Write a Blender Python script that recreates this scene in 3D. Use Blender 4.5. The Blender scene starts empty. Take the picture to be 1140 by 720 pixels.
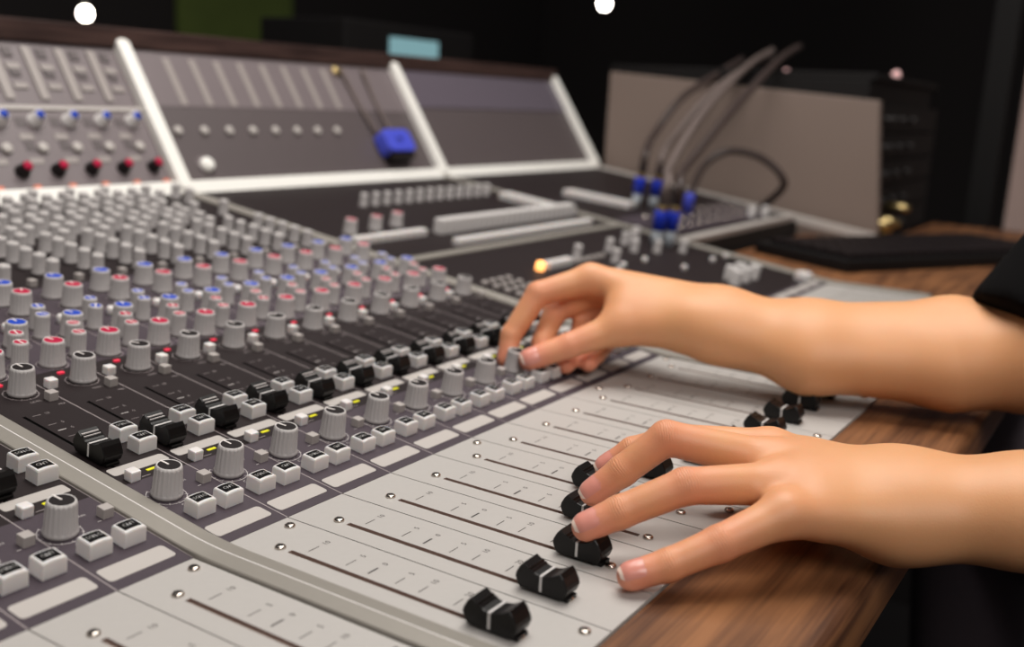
import bpy, bmesh, math, random
import numpy as np
from mathutils import Vector, Matrix
random.seed(7)
rng = np.random.default_rng(5)
SC = bpy.context.scene
COL = SC.collection

# ------------------------------------------------------------------ camera, world, lights, exposure
FPX = 1146.03
CR = np.array([[0.5386133453, -0.8409575507, 0.0518272323],
               [-0.1551118091, -0.1594302975, -0.9749473354],
               [0.8281521544, 0.5170806301, -0.2163137330]])      # camera right, down, forward
CP = np.array([-283.325, -315.018, 193.036])                       # mm
cam = bpy.data.cameras.new('camera'); cam_o = bpy.data.objects.new('camera', cam); COL.objects.link(cam_o)
cam.sensor_width = 36; cam.lens = FPX * 36 / 1140; cam.clip_start = 0.02; cam.clip_end = 60
M = Matrix(((CR[0][0], -CR[1][0], -CR[2][0], CP[0] / 1000), (CR[0][1], -CR[1][1], -CR[2][1], CP[1] / 1000),
            (CR[0][2], -CR[1][2], -CR[2][2], CP[2] / 1000), (0, 0, 0, 1)))
cam_o.matrix_world = M
cam.dof.use_dof = True; cam.dof.focus_distance = 0.49; cam.dof.aperture_fstop = 6.0
SC.camera = cam_o
SC.view_settings.view_transform = 'Standard'; SC.view_settings.look = 'None'
SC.view_settings.exposure = 0.0; SC.view_settings.gamma = 1.0; SC.view_settings.use_curve_mapping = False
world = bpy.data.worlds.new('studio'); SC.world = world; world.use_nodes = True
world.node_tree.nodes['Background'].inputs[0].default_value = (0.9, 0.85, 0.85, 1)
world.node_tree.nodes['Background'].inputs[1].default_value = 0.085


def area(name, loc, target, size, power, color, size_y=None):
    l = bpy.data.lights.new(name, 'AREA'); l.energy = power; l.color = color; l.size = size
    if size_y: l.shape = 'RECTANGLE'; l.size_y = size_y
    o = bpy.data.objects.new(name, l); COL.objects.link(o); o.location = loc
    o.rotation_euler = (Vector(target) - Vector(loc)).to_track_quat('-Z', 'Y').to_euler()
    return o


area('overhead_softbox_light', (0.62, 0.12, 1.35), (0.45, 0.02, 0), 1.0, 18, (1.0, 0.955, 0.90))
area('bridge_area_light', (0.25, -0.1, 1.5), (0.45, 0.62, 0.1), 0.6, 8, (1.0, 0.95, 0.9))  # area light aimed at the meter bridge
area('camera_side_fill_light', (-1.3, -1.9, 2.0), (0.4, 0.15, 0.0), 1.3, 38, (1.0, 0.955, 0.91))  # fill added behind the camera to brighten the knob fronts

TH = math.radians(7.697); CT, ST = math.cos(TH), math.sin(TH)
P = 36.863; BW = 17.12
BAY = [0.0, 12 * P + BW, 24 * P + 2 * BW]                           # left edges of the three bays
END = 36 * P + 2 * BW


def on2(x, s, h=0.0):
    return np.array([x, s * CT - h * ST, s * ST + h * CT])


def pd(px, py, d):
    return CP + d * (CR.T @ np.array([(px - 570) / FPX, (py - 360) / FPX, 1.0]))


# ------------------------------------------------------------------ materials
def lin(c):
    return tuple(((v / 255) / 12.92 if v <= 10 else ((v / 255 + 0.055) / 1.055) ** 2.4) for v in c)


def mat(name, rgb, rough=0.5, metal=0.0, noise=0.06, scale=60.0, sss=0.0, sss_r=0.002, emit=None, es=0.0, bump=0.0, bscale=400.0, coat=0.0, spec=0.5):
    m = bpy.data.materials.new(name); m.use_nodes = True
    nt = m.node_tree; b = nt.nodes['Principled BSDF']
    b.inputs['Roughness'].default_value = rough; b.inputs['Metallic'].default_value = metal
    b.inputs['Specular IOR Level'].default_value = spec
    b.inputs['Coat Weight'].default_value = coat
    c = rgb if max(rgb) <= 1 else lin(rgb)
    tc = nt.nodes.new('ShaderNodeTexCoord'); nz = nt.nodes.new('ShaderNodeTexNoise')
    nz.inputs['Scale'].default_value = scale; nz.inputs['Detail'].default_value = 3
    nt.links.new(tc.outputs['Object'], nz.inputs['Vector'])
    mx = nt.nodes.new('ShaderNodeMix'); mx.data_type = 'RGBA'
    mx.inputs[6].default_value = (*[max(0, v * (1 - noise)) for v in c], 1); mx.inputs[7].default_value = (*[min(1, v * (1 + noise)) for v in c], 1)
    nt.links.new(nz.outputs['Fac'], mx.inputs[0]); nt.links.new(mx.outputs[2], b.inputs['Base Color'])
    if bump:
        n2 = nt.nodes.new('ShaderNodeTexNoise'); n2.inputs['Scale'].default_value = bscale
        nt.links.new(tc.outputs['Object'], n2.inputs['Vector'])
        bp = nt.nodes.new('ShaderNodeBump'); bp.inputs['Strength'].default_value = bump; bp.inputs['Distance'].default_value = 0.0004
        nt.links.new(n2.outputs['Fac'], bp.inputs['Height']); nt.links.new(bp.outputs['Normal'], b.inputs['Normal'])
    if sss:
        b.inputs['Subsurface Weight'].default_value = sss; b.inputs['Subsurface Scale'].default_value = sss_r
        b.inputs['Subsurface Radius'].default_value = (1, 0.6, 0.4)
    if emit:
        b.inputs['Emission Color'].default_value = (*emit, 1); b.inputs['Emission Strength'].default_value = es
    return m


def wood_mat(name, dark, light, scale=9.0):
    m = mat(name, light, 0.5, noise=0.0, coat=0.0, spec=0.3); nt = m.node_tree; b = nt.nodes['Principled BSDF']
    tc = nt.nodes['Texture Coordinate']; mp = nt.nodes.new('ShaderNodeMapping'); mp.inputs['Scale'].default_value = (1.2, 14, 14)
    nt.links.new(tc.outputs['Object'], mp.inputs['Vector'])
    n1 = nt.nodes.new('ShaderNodeTexNoise'); n1.inputs['Scale'].default_value = scale; n1.inputs['Detail'].default_value = 7; n1.inputs['Distortion'].default_value = 0.35
    nt.links.new(mp.outputs['Vector'], n1.inputs['Vector'])
    mp2 = nt.nodes.new('ShaderNodeMapping'); mp2.inputs['Scale'].default_value = (3, 120, 120); nt.links.new(tc.outputs['Object'], mp2.inputs['Vector'])
    n2 = nt.nodes.new('ShaderNodeTexNoise'); n2.inputs['Scale'].default_value = 6; n2.inputs['Detail'].default_value = 4
    nt.links.new(mp2.outputs['Vector'], n2.inputs['Vector'])
    ad = nt.nodes.new('ShaderNodeMath'); ad.operation = 'MULTIPLY_ADD'; ad.inputs[1].default_value = 0.35; nt.links.new(n2.outputs['Fac'], ad.inputs[0]); nt.links.new(n1.outputs['Fac'], ad.inputs[2])
    r = nt.nodes.new('ShaderNodeValToRGB'); r.color_ramp.elements[0].position = 0.48; r.color_ramp.elements[1].position = 0.86
    r.color_ramp.elements[0].color = (*lin(dark), 1); r.color_ramp.elements[1].color = (*lin(light), 1)
    nt.links.new(ad.outputs[0], r.inputs['Fac']); nt.links.new(r.outputs['Color'], b.inputs['Base Color'])
    return m


MT = {}
MT['plate'] = mat('silver_grey_fader_plate', (182, 178, 174), 0.42, noise=0.03, scale=300, bump=0.05, bscale=2500)
MT['plum'] = mat('slate_plum_panel', (70, 61, 68), 0.6, noise=0.10, scale=500, spec=0.25)
MT['black_panel'] = mat('black_brown_panel', (36, 28, 29), 0.6, noise=0.06, scale=400, spec=0.2)
MT['deep'] = mat('recess_black', (14, 12, 12), 0.7)
MT['slot'] = mat('slot_brown', (140, 118, 108), 0.8)
MT['divider'] = mat('brushed_aluminium_divider', (146, 141, 133), 0.45, 0.2, noise=0.04, scale=200)
MT['white_rail'] = mat('white_enamel_rail', (242, 240, 234), 0.3, noise=0.02)
MT['label'] = mat('writing_strip', (182, 176, 171), 0.5, noise=0.02)
MT['line'] = mat('printed_line', (150, 140, 140), 0.6)
MT['print_light'] = mat('light_print', (188, 182, 180), 0.6)
MT['print_dark'] = mat('dark_print', (45, 38, 38), 0.6)
MT['print_grey'] = mat('grey_print', (62, 56, 54), 0.7, spec=0.2)
MT['knob'] = mat('grey_knob_plastic', (172, 167, 166), 0.38, noise=0.02)
MT['knob_ring'] = mat('pale_knob_ring', (222, 218, 216), 0.35, noise=0.02)
MT['cap_black'] = mat('black_cap', (28, 22, 23), 0.55, spec=0.2)
MT['cap_red'] = mat('crimson_cap', (176, 20, 62), 0.55, spec=0.2)
MT['cap_blue'] = mat('blue_cap', (30, 68, 178), 0.55, spec=0.2)
MT['cap_grey'] = mat('grey_cap', (176, 172, 170), 0.4)
MT['pointer'] = mat('white_pointer', (235, 228, 224), 0.45)
MT['white_plastic'] = mat('white_button_plastic', (226, 222, 220), 0.35, noise=0.02, sss=0.25, sss_r=0.004)
MT['grey_plastic'] = mat('grey_button_plastic', (172, 165, 161), 0.45, noise=0.02)
MT['legend'] = mat('black_legend', (12, 10, 11), 0.65, spec=0.1)
MT['legend_text'] = mat('legend_text', (150, 148, 146), 0.5)
MT['fader'] = mat('black_fader_plastic', (14, 12, 12), 0.36, noise=0.05, spec=0.3)
MT['fader_line'] = mat('fader_white_line', (205, 202, 200), 0.45)
MT['chrome'] = mat('chrome_screw', (215, 205, 195), 0.22, 1.0, noise=0.02)
MT['brass'] = mat('brass_plug', (205, 182, 130), 0.35, 1.0)
MT['yellow_led'] = mat('yellow_legend', (210, 205, 30), 0.4, emit=lin((215, 210, 20)), es=0.35)
MT['red_led'] = mat('red_led', (225, 50, 75), 0.3, emit=lin((240, 40, 75)), es=0.3)
MT['orange_led'] = mat('orange_led', (255, 180, 110), 0.3, emit=lin((255, 170, 95)), es=2.6)
MT['orange_btn'] = mat('orange_button', (215, 120, 90), 0.4)
MT['blue_plastic'] = mat('blue_plug_boot', (30, 55, 190), 0.35)
MT['violet_plastic'] = mat('violet_blue_plug', (75, 85, 205), 0.3, noise=0.1)
MT['clear'] = mat('frosted_plug_body', (190, 198, 205), 0.3, noise=0.05)
MT['cable_grey'] = mat('grey_cable', (104, 92, 88), 0.6, spec=0.3)
MT['cable_brown'] = mat('brown_cable', (62, 50, 47), 0.5)
MT['wood'] = wood_mat('walnut', (76, 47, 31), (148, 100, 64), 5.0)
MT['wood_dark'] = wood_mat('dark_walnut_cap', (48, 34, 31), (78, 58, 53))
MT['chassis'] = mat('console_chassis', (34, 30, 30), 0.6)
MT['bridge_panel'] = mat('bridge_grey_panel', (112, 102, 104), 0.45, noise=0.05)
MT['bridge_dark'] = mat('bridge_dark_panel', (84, 75, 76), 0.5, noise=0.05)
MT['bridge_glass'] = mat('bridge_screen', (96, 88, 98), 0.18, noise=0.03)
MT['meter_bar'] = mat('meter_bar_grey', (150, 142, 138), 0.4)
MT['rack_side'] = mat('taupe_cabinet_side', (128, 112, 103), 0.6, noise=0.05, scale=5)
MT['rack_black'] = mat('black_rack_gear', (20, 18, 18), 0.6, spec=0.25)
MT['wall'] = mat('charcoal_wall', (52, 49, 49), 0.95, spec=0.1)
MT['column'] = mat('taupe_column', (176, 152, 144), 0.7)
MT['carpet'] = mat('dark_carpet', (40, 36, 37), 0.95, noise=0.2, scale=200)
MT['ceil'] = mat('dark_ceiling', (34, 32, 32), 0.95)
MT['green'] = mat('green_glow_colour', (96, 112, 52), 0.9, noise=0.2, scale=8)
MT['lamp'] = mat('lit_lamp', (255, 240, 220), 0.3, emit=(1, 0.9, 0.78), es=28)
MT['cyan'] = mat('cyan_screen', (60, 80, 84), 0.3, emit=lin((128, 168, 174)), es=0.8)
MT['nail'] = mat('fingernail', (222, 150, 135), 0.25, noise=0.04, sss=0.2, sss_r=0.002)
MT['nail_tip'] = mat('fingernail_edge', (240, 215, 200), 0.3, noise=0.02)
MT['shirt'] = mat('black_cotton', (10, 9, 10), 0.95, noise=0.2, scale=300, bump=0.3, bscale=900, spec=0.1)
MT['trousers'] = mat('grey_denim', (78, 68, 74), 0.9, noise=0.2, scale=300)
MT['hair'] = mat('dark_hair', (40, 28, 22), 0.5)


# ------------------------------------------------------------------ mesh builder (millimetres)
class MB:
    def __init__(s): s.v = []; s.f = []; s.m = []; s.mats = []; s.sm = []

    def mi(s, m):
        if m not in s.mats: s.mats.append(m)
        return s.mats.index(m)

    def add(s, verts, faces, m, smooth=False):
        o = len(s.v); k = s.mi(m)
        s.v += [tuple(v) for v in verts]
        for f in faces: s.f.append(tuple(i + o for i in f)); s.m.append(k); s.sm.append(smooth)

    def box(s, x0, x1, y0, y1, z0, z1, m):
        v = [(x, y, z) for z in (z0, z1) for y in (y0, y1) for x in (x0, x1)]
        s.add(v, [(0, 2, 3, 1), (4, 5, 7, 6), (0, 1, 5, 4), (1, 3, 7, 5), (3, 2, 6, 7), (2, 0, 4, 6)], m)

    def rect(s, x0, x1, y0, y1, z, m):
        s.add([(x0, y0, z), (x1, y0, z), (x1, y1, z), (x0, y1, z)], [(0, 1, 2, 3)], m)

    def rrect(s, x0, x1, y0, y1, r, z0, z1, m, n=5):
        pts = []
        for cx, cy, a0 in ((x1 - r, y1 - r, 0), (x0 + r, y1 - r, 90), (x0 + r, y0 + r, 180), (x1 - r, y0 + r, 270)):
            for k in range(n + 1):
                a = math.radians(a0 + 90 * k / n); pts.append((cx + r * math.cos(a), cy + r * math.sin(a)))
        s.prism(pts, z0, z1, m)

    def prism(s, pts, z0, z1, m):
        n = len(pts)
        s.add([(x, y, z0) for x, y in pts] + [(x, y, z1) for x, y in pts],
              [tuple(range(n - 1, -1, -1)), tuple(range(n, 2 * n))] + [(i, (i + 1) % n, n + (i + 1) % n, n + i) for i in range(n)], m)

    def lathe(s, prof, m, n=24, c=(0, 0, 0), smooth=True, flute=None):
        v = []; f = []
        for j, (r, z) in enumerate(prof):
            for i in range(n):
                a = 2 * math.pi * i / n; rr = r
                if flute: rr = r - flute(a, j)
                v.append((c[0] + rr * math.cos(a), c[1] + rr * math.sin(a), c[2] + z))
        for j in range(len(prof) - 1):
            for i in range(n):
                k = (i + 1) % n; f.append((j * n + i, j * n + k, (j + 1) * n + k, (j + 1) * n + i))
        f.append(tuple(range(n - 1, -1, -1))); f.append(tuple((len(prof) - 1) * n + i for i in range(n)))
        s.add(v, f, m, smooth)

    def tube(s, pts, r, m, n=10):
        pts = [np.array(p, float) for p in pts]; v = []; f = []
        rs = r if hasattr(r, '__len__') else [r] * len(pts)
        up = np.array([0.13, 0.31, 0.94])
        for i, p in enumerate(pts):
            t = pts[min(i + 1, len(pts) - 1)] - pts[max(i - 1, 0)]; t /= np.linalg.norm(t)
            a = np.cross(t, up); a /= np.linalg.norm(a); b = np.cross(a, t)
            for k in range(n):
                w = 2 * math.pi * k / n; v.append(p + rs[i] * (math.cos(w) * a + math.sin(w) * b))
        for i in range(len(pts) - 1):
            for k in range(n):
                q = (k + 1) % n; f.append((i * n + k, i * n + q, (i + 1) * n + q, (i + 1) * n + k))
        f.append(tuple(range(n - 1, -1, -1))); f.append(tuple((len(pts) - 1) * n + k for k in range(n)))
        s.add(v, f, m, True)

    def text(s, txt, size, x, y, z, m, rot=0.0):
        vs, fs = text_geo(txt)
        c, si = math.cos(rot), math.sin(rot)
        s.add([(x + size * (a * c - b * si), y + size * (a * si + b * c), z) for a, b in vs], fs, m)

    def mesh(s, name, bevel=0.0, fix=True):
        me = bpy.data.meshes.new(name)
        me.from_pydata([(x / 1000, y / 1000, z / 1000) for x, y, z in s.v], [], s.f)
        for m in s.mats: me.materials.append(m)
        me.polygons.foreach_set('material_index', s.m)
        me.polygons.foreach_set('use_smooth', s.sm)
        if bevel or fix:
            bm = bmesh.new(); bm.from_mesh(me)
            if bevel:
                bmesh.ops.bevel(bm, geom=[e for e in bm.edges if len(e.link_faces) == 2 and e.calc_face_angle(0) > 0.5], offset=bevel / 1000, segments=2, affect='EDGES', profile=0.6)
            if fix: bmesh.ops.recalc_face_normals(bm, faces=bm.faces)
            bm.to_mesh(me); bm.free()
        me.update()
        return me


_TXT = {}


def text_geo(txt):
    if txt not in _TXT:
        cu = bpy.data.curves.new('t', 'FONT'); cu.body = txt; cu.align_x = 'CENTER'; cu.align_y = 'CENTER'; cu.resolution_u = 2
        o = bpy.data.objects.new('t', cu); COL.objects.link(o)
        dg = bpy.context.evaluated_depsgraph_get()
        me = o.evaluated_get(dg).to_mesh()
        _TXT[txt] = ([(v.co.x, v.co.y) for v in me.vertices], [tuple(p.vertices) for p in me.polygons])
        o.evaluated_get(dg).to_mesh_clear(); bpy.data.objects.remove(o); bpy.data.curves.remove(cu)
    return _TXT[txt]


def thing(name, loc, label, cat, group=None):
    o = bpy.data.objects.new(name, None); COL.objects.link(o); o.location = [v / 1000 for v in loc]
    o.empty_display_size = 0.05
    o['label'] = label; o['category'] = cat
    if group: o['group'] = group
    o['_w'] = [float(v) for v in loc]
    return o


def base_of(parent):
    w = np.zeros(3); p = parent
    return np.array(list(parent['_w'])) if parent is not None and '_w' in parent else w


def part(name, me, parent, loc=(0, 0, 0), rx=0.0, rz=0.0, label=None, kind=None):
    """loc is a world position in mm; parent must be an unrotated thing."""
    o = bpy.data.objects.new(name, me); COL.objects.link(o)
    o.parent = parent; b = base_of(parent)
    o.location = [(loc[i] - b[i]) / 1000 for i in range(3)]
    o.rotation_euler = (rx, 0, rz) if rx == 0 or rz == 0 else (Matrix.Rotation(rx, 3, 'X') @ Matrix.Rotation(rz, 3, 'Z')).to_euler()
    if label: o['label'] = label
    if kind: o['kind'] = kind
    return o


def sub(name, me, parent, label=None, loc=(0, 0, 0)):
    o = bpy.data.objects.new(name, me); COL.objects.link(o); o.parent = parent; o.location = [v / 1000 for v in loc]
    if label: o['label'] = label
    return o


def struct(name, mb, label=None):
    o = bpy.data.objects.new(name, mb.mesh(name)); COL.objects.link(o); o['kind'] = 'structure'
    o['label'] = label or name.replace('_', ' '); o['category'] = name.split('_')[0]
    return o


# ------------------------------------------------------------------ the room
m = MB(); m.box(-2500, 5200, -2500, 3000, -800, -750, MT['carpet']); struct('floor', m, 'dark carpeted studio floor below the console')
m = MB(); m.box(-2500, 5200, 3000, 3060, -750, 2000, MT['wall']); struct('wall_back', m, 'dark charcoal wall behind the meter bridge')
m = MB(); m.box(5200, 5260, -2500, 3000, -750, 2000, MT['wall']); struct('wall_right', m, 'dark charcoal wall past the equipment rack')
# taupe column at the right edge of the view
m = MB(); m.box(2240, 2420, -150, -15, -750, 2000, MT['column']); m.box(2200, 2236, 10, 60, -750, 2000, MT['rack_black'])
struct('trim_1', m, 'taupe door post at the right edge')

# ------------------------------------------------------------------ the console
K = thing('mixing_console', (450, 250, -750), 'long grey audio mixing console full of knobs and faders with a white framed meter bridge', 'mixing console')


def prof_solid(x0, x1, pts, mtl):
    """prism along X of a closed (y, z) outline"""
    b = MB(); n = len(pts)
    b.add([(x0, y, z) for y, z in pts] + [(x1, y, z) for y, z in pts],
          [tuple(range(n - 1, -1, -1)), tuple(range(n, 2 * n))] + [(i, (i + 1) % n, n + (i + 1) % n, n + i) for i in range(n)], mtl)
    return b


S_END = 565.0
YB, ZB = S_END * CT, S_END * ST
XL = -240.0
# body below the panels (two bays deep, the third bay only at the back)
top = lambda s: (s * CT + 5.0 * ST, s * ST - 5.0 * CT)
b = prof_solid(XL, BAY[2] - 14, [(-164, -5), (-1, -5), top(2), top(S_END), (YB + 90, ZB - 5), (YB + 90, -90), (-164, -60)], MT['deep'])
part('chassis', b.mesh('chassis'), K)
b = prof_solid(BAY[2] - 14, END + 14, [top(187), top(S_END), (YB + 90, ZB - 5), (YB + 90, -90), (187 * CT, -60)], MT['deep'])
part('patch_bay_chassis', b.mesh('patch_bay_chassis'), K)
for x0, x1 in ((-200, -120), (1180, 1260)):
    b = MB(); b.box(x0, x1, 230, 560, -750, -70, MT['chassis']); b.box(x0 - 20, x1 + 20, 60, 640, -750, -715, MT['chassis'])
    part('pedestal', b.mesh('pedestal', 6), K)

# wooden front rail
pts = [(-166.6, -1.2)] + [(-235 + 7 - 7 * math.sin(a), -1.2 - 7 + 7 * math.cos(a)) for a in np.linspace(0, math.pi / 2, 6)] + \
      [(-235 + 7 - 7 * math.cos(a), -34 + 7 - 7 * math.sin(a)) for a in np.linspace(0, math.pi / 2, 6)] + [(-166.6, -34)]
b = prof_solid(XL, BAY[2] + 20, pts, MT['wood']); b.sm = [False] * len(b.sm)
part('armrest', b.mesh('armrest'), K, label='walnut wooden armrest along the front edge')

# ---- fader plates (real slots) ----
SLX = 11.8


def plate(w, y0, y1, sx, sy0, sy1, sw, mtl, mslot, th=2.0, gap=0.35):
    b = MB(); xs = [gap, sx - sw / 2, sx + sw / 2, w - gap]; ys = [y0, sy0, sy1, y1]
    for i in range(3):
        for j in range(3):
            if i == 1 and j == 1: continue
            b.rect(xs[i], xs[i + 1], ys[j], ys[j + 1], 0, mtl)
    x0, x1 = xs[0], xs[3]
    for q in ([(x0, y0), (x1, y0)], [(x1, y0), (x1, y1)], [(x1, y1), (x0, y1)], [(x0, y1), (x0, y0)]):
        (ax, ay), (bx, by) = q; b.add([(ax, ay, 0), (bx, by, 0), (bx, by, -th), (ax, ay, -th)], [(0, 1, 2, 3)], mtl)
    a0, a1, c0, c1 = xs[1], xs[2], sy0, sy1
    for (ax, ay), (bx, by) in (((a0, c0), (a1, c0)), ((a1, c0), (a1, c1)), ((a1, c1), (a0, c1)), ((a0, c1), (a0, c0))):
        b.add([(ax, ay, 0), (bx, by, 0), (bx, by, -1.6), (ax, ay, -1.6)], [(3, 2, 1, 0)], mslot)
    b.rect(a0, a1, c0, c1, -1.6, mslot)
    return b


plate_me = plate(P, -166, -0.3, SLX, -136, -26, 2.8, MT['plate'], MT['slot']).mesh('fader_plate', fix=False)
# dark strip below the bend that belongs to the sloping panel
b = MB()
for y, t in ((-32.3, '10'), (-53.2, '5'), (-65.1, '0'), (-79.2, '5'), (-91.0, '10'), (-108.0, '20'), (-119.5, '30'), (-128.0, '40')):
    w = 0.9 if t == '0' else 0.48
    b.rect(16.5, 23.0, y - w / 2, y + w / 2, 0.05, MT['print_dark'] if t == '0' else MT['print_grey'])
    b.text(t, 3.9, 27.6, y, 0.05, MT['print_grey'])
print_me = b.mesh('fader_scale', fix=False)
b = MB(); b.lathe([(2.5, 0.0), (2.5, 0.7), (1.9, 1.3), (1.3, 1.4)], MT['chrome'], 18); b.box(-1.3, 1.3, -0.25, 0.25, 1.3, 1.44, MT['deep']); b.box(-0.25, 0.25, -1.3, 1.3, 1.3, 1.45, MT['deep'])
screw_me = b.mesh('screw')

# ---- fader cap ----
def fader_cap_mesh():
    b = MB()
    topc = [(8.4, 12.2), (7.2, 11.4), (6.0, 10.6), (5.4, 10.9), (4.6, 9.95), (4.0, 10.15), (3.2, 9.4), (2.0, 9.0), (0.6, 8.8), (-0.6, 8.8), (-2.0, 9.0), (-3.6, 9.4), (-5.0, 10.0), (-6.6, 11.0), (-8.4, 12.2)]
    prof = topc + [(-10.0, 10.4), (-11.6, 7.4), (-12.0, 5.6), (-10.9, 2.6), (-9.6, 1.2), (9.6, 1.2), (10.9, 2.6), (12.0, 5.6), (11.6, 7.4), (10.0, 10.4)]
    n = len(prof)
    v = []
    for x, f in ((-5.4, 1), (-5.0, 1.0), (5.0, 1.0), (5.4, 1)):
        for y, z in prof:
            cx = 0.0; edge = abs(x) > 5.1
            v.append((x * (1.0 if z > 3 else 0.97), y * (0.965 if edge else 1), (z - 5.5) * (0.955 if edge else 1) + 5.5))
    f = [tuple(range(n - 1, -1, -1)), tuple(range(3 * n, 4 * n))]
    for k in range(3):
        f += [(k * n + i, k * n + (i + 1) % n, (k + 1) * n + (i + 1) % n, (k + 1) * n + i) for i in range(n)]
    b.add(v, f, MT['fader'])
    b.box(-0.9, 0.9, -3.2, 3.2, -4, 1.4, MT['deep'])
    b.box(-3.6, 3.6, -11.6, -8, 0.15, 1.8, MT['fader'])
    return b.mesh('fader_cap')


cap_me = fader_cap_mesh()
b = MB()
b.box(-5.05, 5.05, -0.55, 0.55, 8.7, 8.93, MT['fader_line']); b.box(-5.5, -5.3, -0.55, 0.55, 2.2, 8.75, MT['fader_line']); b.box(5.3, 5.5, -0.55, 0.55, 2.2, 8.75, MT['fader_line'])
b.add([(-5.5, -.55, 8.7), (-5.5, .55, 8.7), (-5.05, .55, 8.93), (-5.05, -.55, 8.93)], [(0, 1, 2, 3)], MT['fader_line'])
line_me = b.mesh('pointer_line')
b = MB()
for y, z in ((6.6, 11.15), (4.9, 10.4)):
    b.box(-4.6, 4.6, y - 0.5, y + 0.35, z - 0.6, z + 0.05, MT['print_light'])  # pale strips paint in the highlights on the grip ridges
b.box(-5.05, 5.05, -0.55, 0.55, 8.7, 8.95, MT['fader_line']); b.box(-5.5, -5.3, -0.55, 0.55, 2.2, 8.75, MT['fader_line'])
line2_me = b.mesh('pointer_line')

# ---- knobs ----
def knob_mesh(rb, rt, h, name):
    b = MB(); n = 72; fl = 18
    prof = [(rb, 0.3), (rb, 1.6), (rb - 0.25, 2.2), (rb - 0.45, 2.6), (rt + 0.3, h - 1.6), (rt + 0.1, h - 0.9)]

    def fl_fn(a, j):
        if j < 2: return 0
        return (0.8 if j >= 3 else 0.35) * max(0.0, math.cos(fl * a)) ** 1.5
    b.lathe(prof, MT['knob'], n, flute=fl_fn)
    b.lathe([(rt + 0.1, h - 1.6), (rt + 0.12, h - 0.7), (rt - 0.2, h - 0.1), (rt - 0.5, h), (rt - 0.8, h - 0.05), (rt - 0.9, h - 0.5)], MT['knob_ring'], 36,
            flute=lambda a, j: 0.4 * max(0.0, math.cos(fl * a)) if j < 3 else 0)
    b.lathe([(rb - 1, -0.6), (rb - 1, 0.4)], MT['deep'], 20)
    return b.mesh(name)


def kcap_mesh(rt, h, mtl):
    b = MB(); b.lathe([(rt - 0.8, h - 0.9), (rt - 0.8, h - 0.16), (rt - 1.1, h - 0.06)], mtl, 28, smooth=False)
    b.box(-0.42, 0.42, 0.2, rt - 0.2, h - 0.3, h + 0.14, MT['pointer'])
    return b.mesh('knob_cap')


def kcap2_mesh(rt, h, mtl):
    b = MB(); b.lathe([(rt - 0.75, h - 0.9), (rt - 0.75, h - 0.16), (rt - 1.0, h - 0.06)], mtl, 22, smooth=False)
    b.box(-0.42, 0.42, -rt + 0.6, rt - 0.2, h - 0.3, h + 0.1, MT['pointer'])
    return b.mesh('knob_cap')


BIG = knob_mesh(7.3, 5.9, 15.4, 'large_knob'); SMALL = knob_mesh(5.0, 4.2, 15.4, 'small_knob')
CAPB = {c: kcap_mesh(5.9, 15.4, MT['cap_' + c]) for c in ('black', 'red', 'blue')}
CAPS = {c: kcap2_mesh(4.2, 15.4, MT['cap_' + c]) for c in ('red', 'blue', 'grey')}
LBL = {'black': 'black cap with a white pointer', 'red': 'crimson cap with a white pointer', 'blue': 'blue cap with a white pointer', 'grey': None}


def knob(name, me, cap, color, x, s, ang=None, small=False):
    o = part(name, me, K, on2(x, s), TH, math.radians(ang if ang is not None else random.uniform(-35, 35)),
             label='%s capped grey rotary knob' % color if color != 'grey' else None)
    sub('knob_cap', cap, o, LBL[color])
    return o


# ---- buttons ----
def button_mesh(w, d, h, mtl, bev, dip=0.0, name='button'):
    b = MB(); nx = 7; ny = 7; v = []; f = []
    for j in range(ny + 1):
        for i in range(nx + 1):
            u, t = i / nx * 2 - 1, j / ny * 2 - 1
            v.append((u * w / 2 * 0.94, t * d / 2 * 0.94, h - dip * (u * u) - 0.25 * dip * t * t))
    for j in range(ny):
        for i in range(nx):
            a = j * (nx + 1) + i; f.append((a, a + 1, a + nx + 2, a + nx + 1))
    ring = [i for i in range(nx + 1)] + [(j + 1) * (nx + 1) - 1 for j in range(1, ny + 1)] + [ny * (nx + 1) + i for i in range(nx - 1, -1, -1)] + [j * (nx + 1) for j in range(ny - 1, 0, -1)]
    n = len(ring); o = len(v)
    for k in ring: x, y, z = v[k]; v.append((x / 0.94, y / 0.94, z - 0.7))
    for k in ring: x, y, z = v[k]; v.append((x / 0.94 * 1.02, y / 0.94 * 1.02, -0.3))
    for k in range(n):
        q = (k + 1) % n
        f.append((ring[q], ring[k], o + k, o + q)); f.append((o + q, o + k, o + n + k, o + n + q))
    f.append(tuple(o + n + k for k in range(n)))
    b.add(v, f, mtl, False)
    return b.mesh(name)


LEG = button_mesh(10.4, 8.8, 7.6, MT['white_plastic'], 0.6, 0.45, 'legend_button')


def legend_mesh(txt):
    b = MB(); nx = 8; v = []; f = []
    for j in range(2):
        for i in range(nx + 1):
            u = (i / nx * 2 - 1) * 0.80; y = (-0.5 + j) * 6.3 + 0.35
            v.append((u * 10.4 / 2, y, 7.68 - 0.45 * u * u - 0.02 - 0.12 * (y / 4.3) ** 2))
    for i in range(nx): f.append((i, i + 1, nx + 2 + i, nx + 1 + i))
    b.add(v, f, MT['legend'], True)
    vs, fs = text_geo(txt)
    b.add([(a * 2.9, c * 2.9 + 0.4, 7.76 - 0.45 * (a * 2.9 / 5.2) ** 2) for a, c in vs], fs, MT['legend_text'])
    return b.mesh('legend', fix=False)


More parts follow.
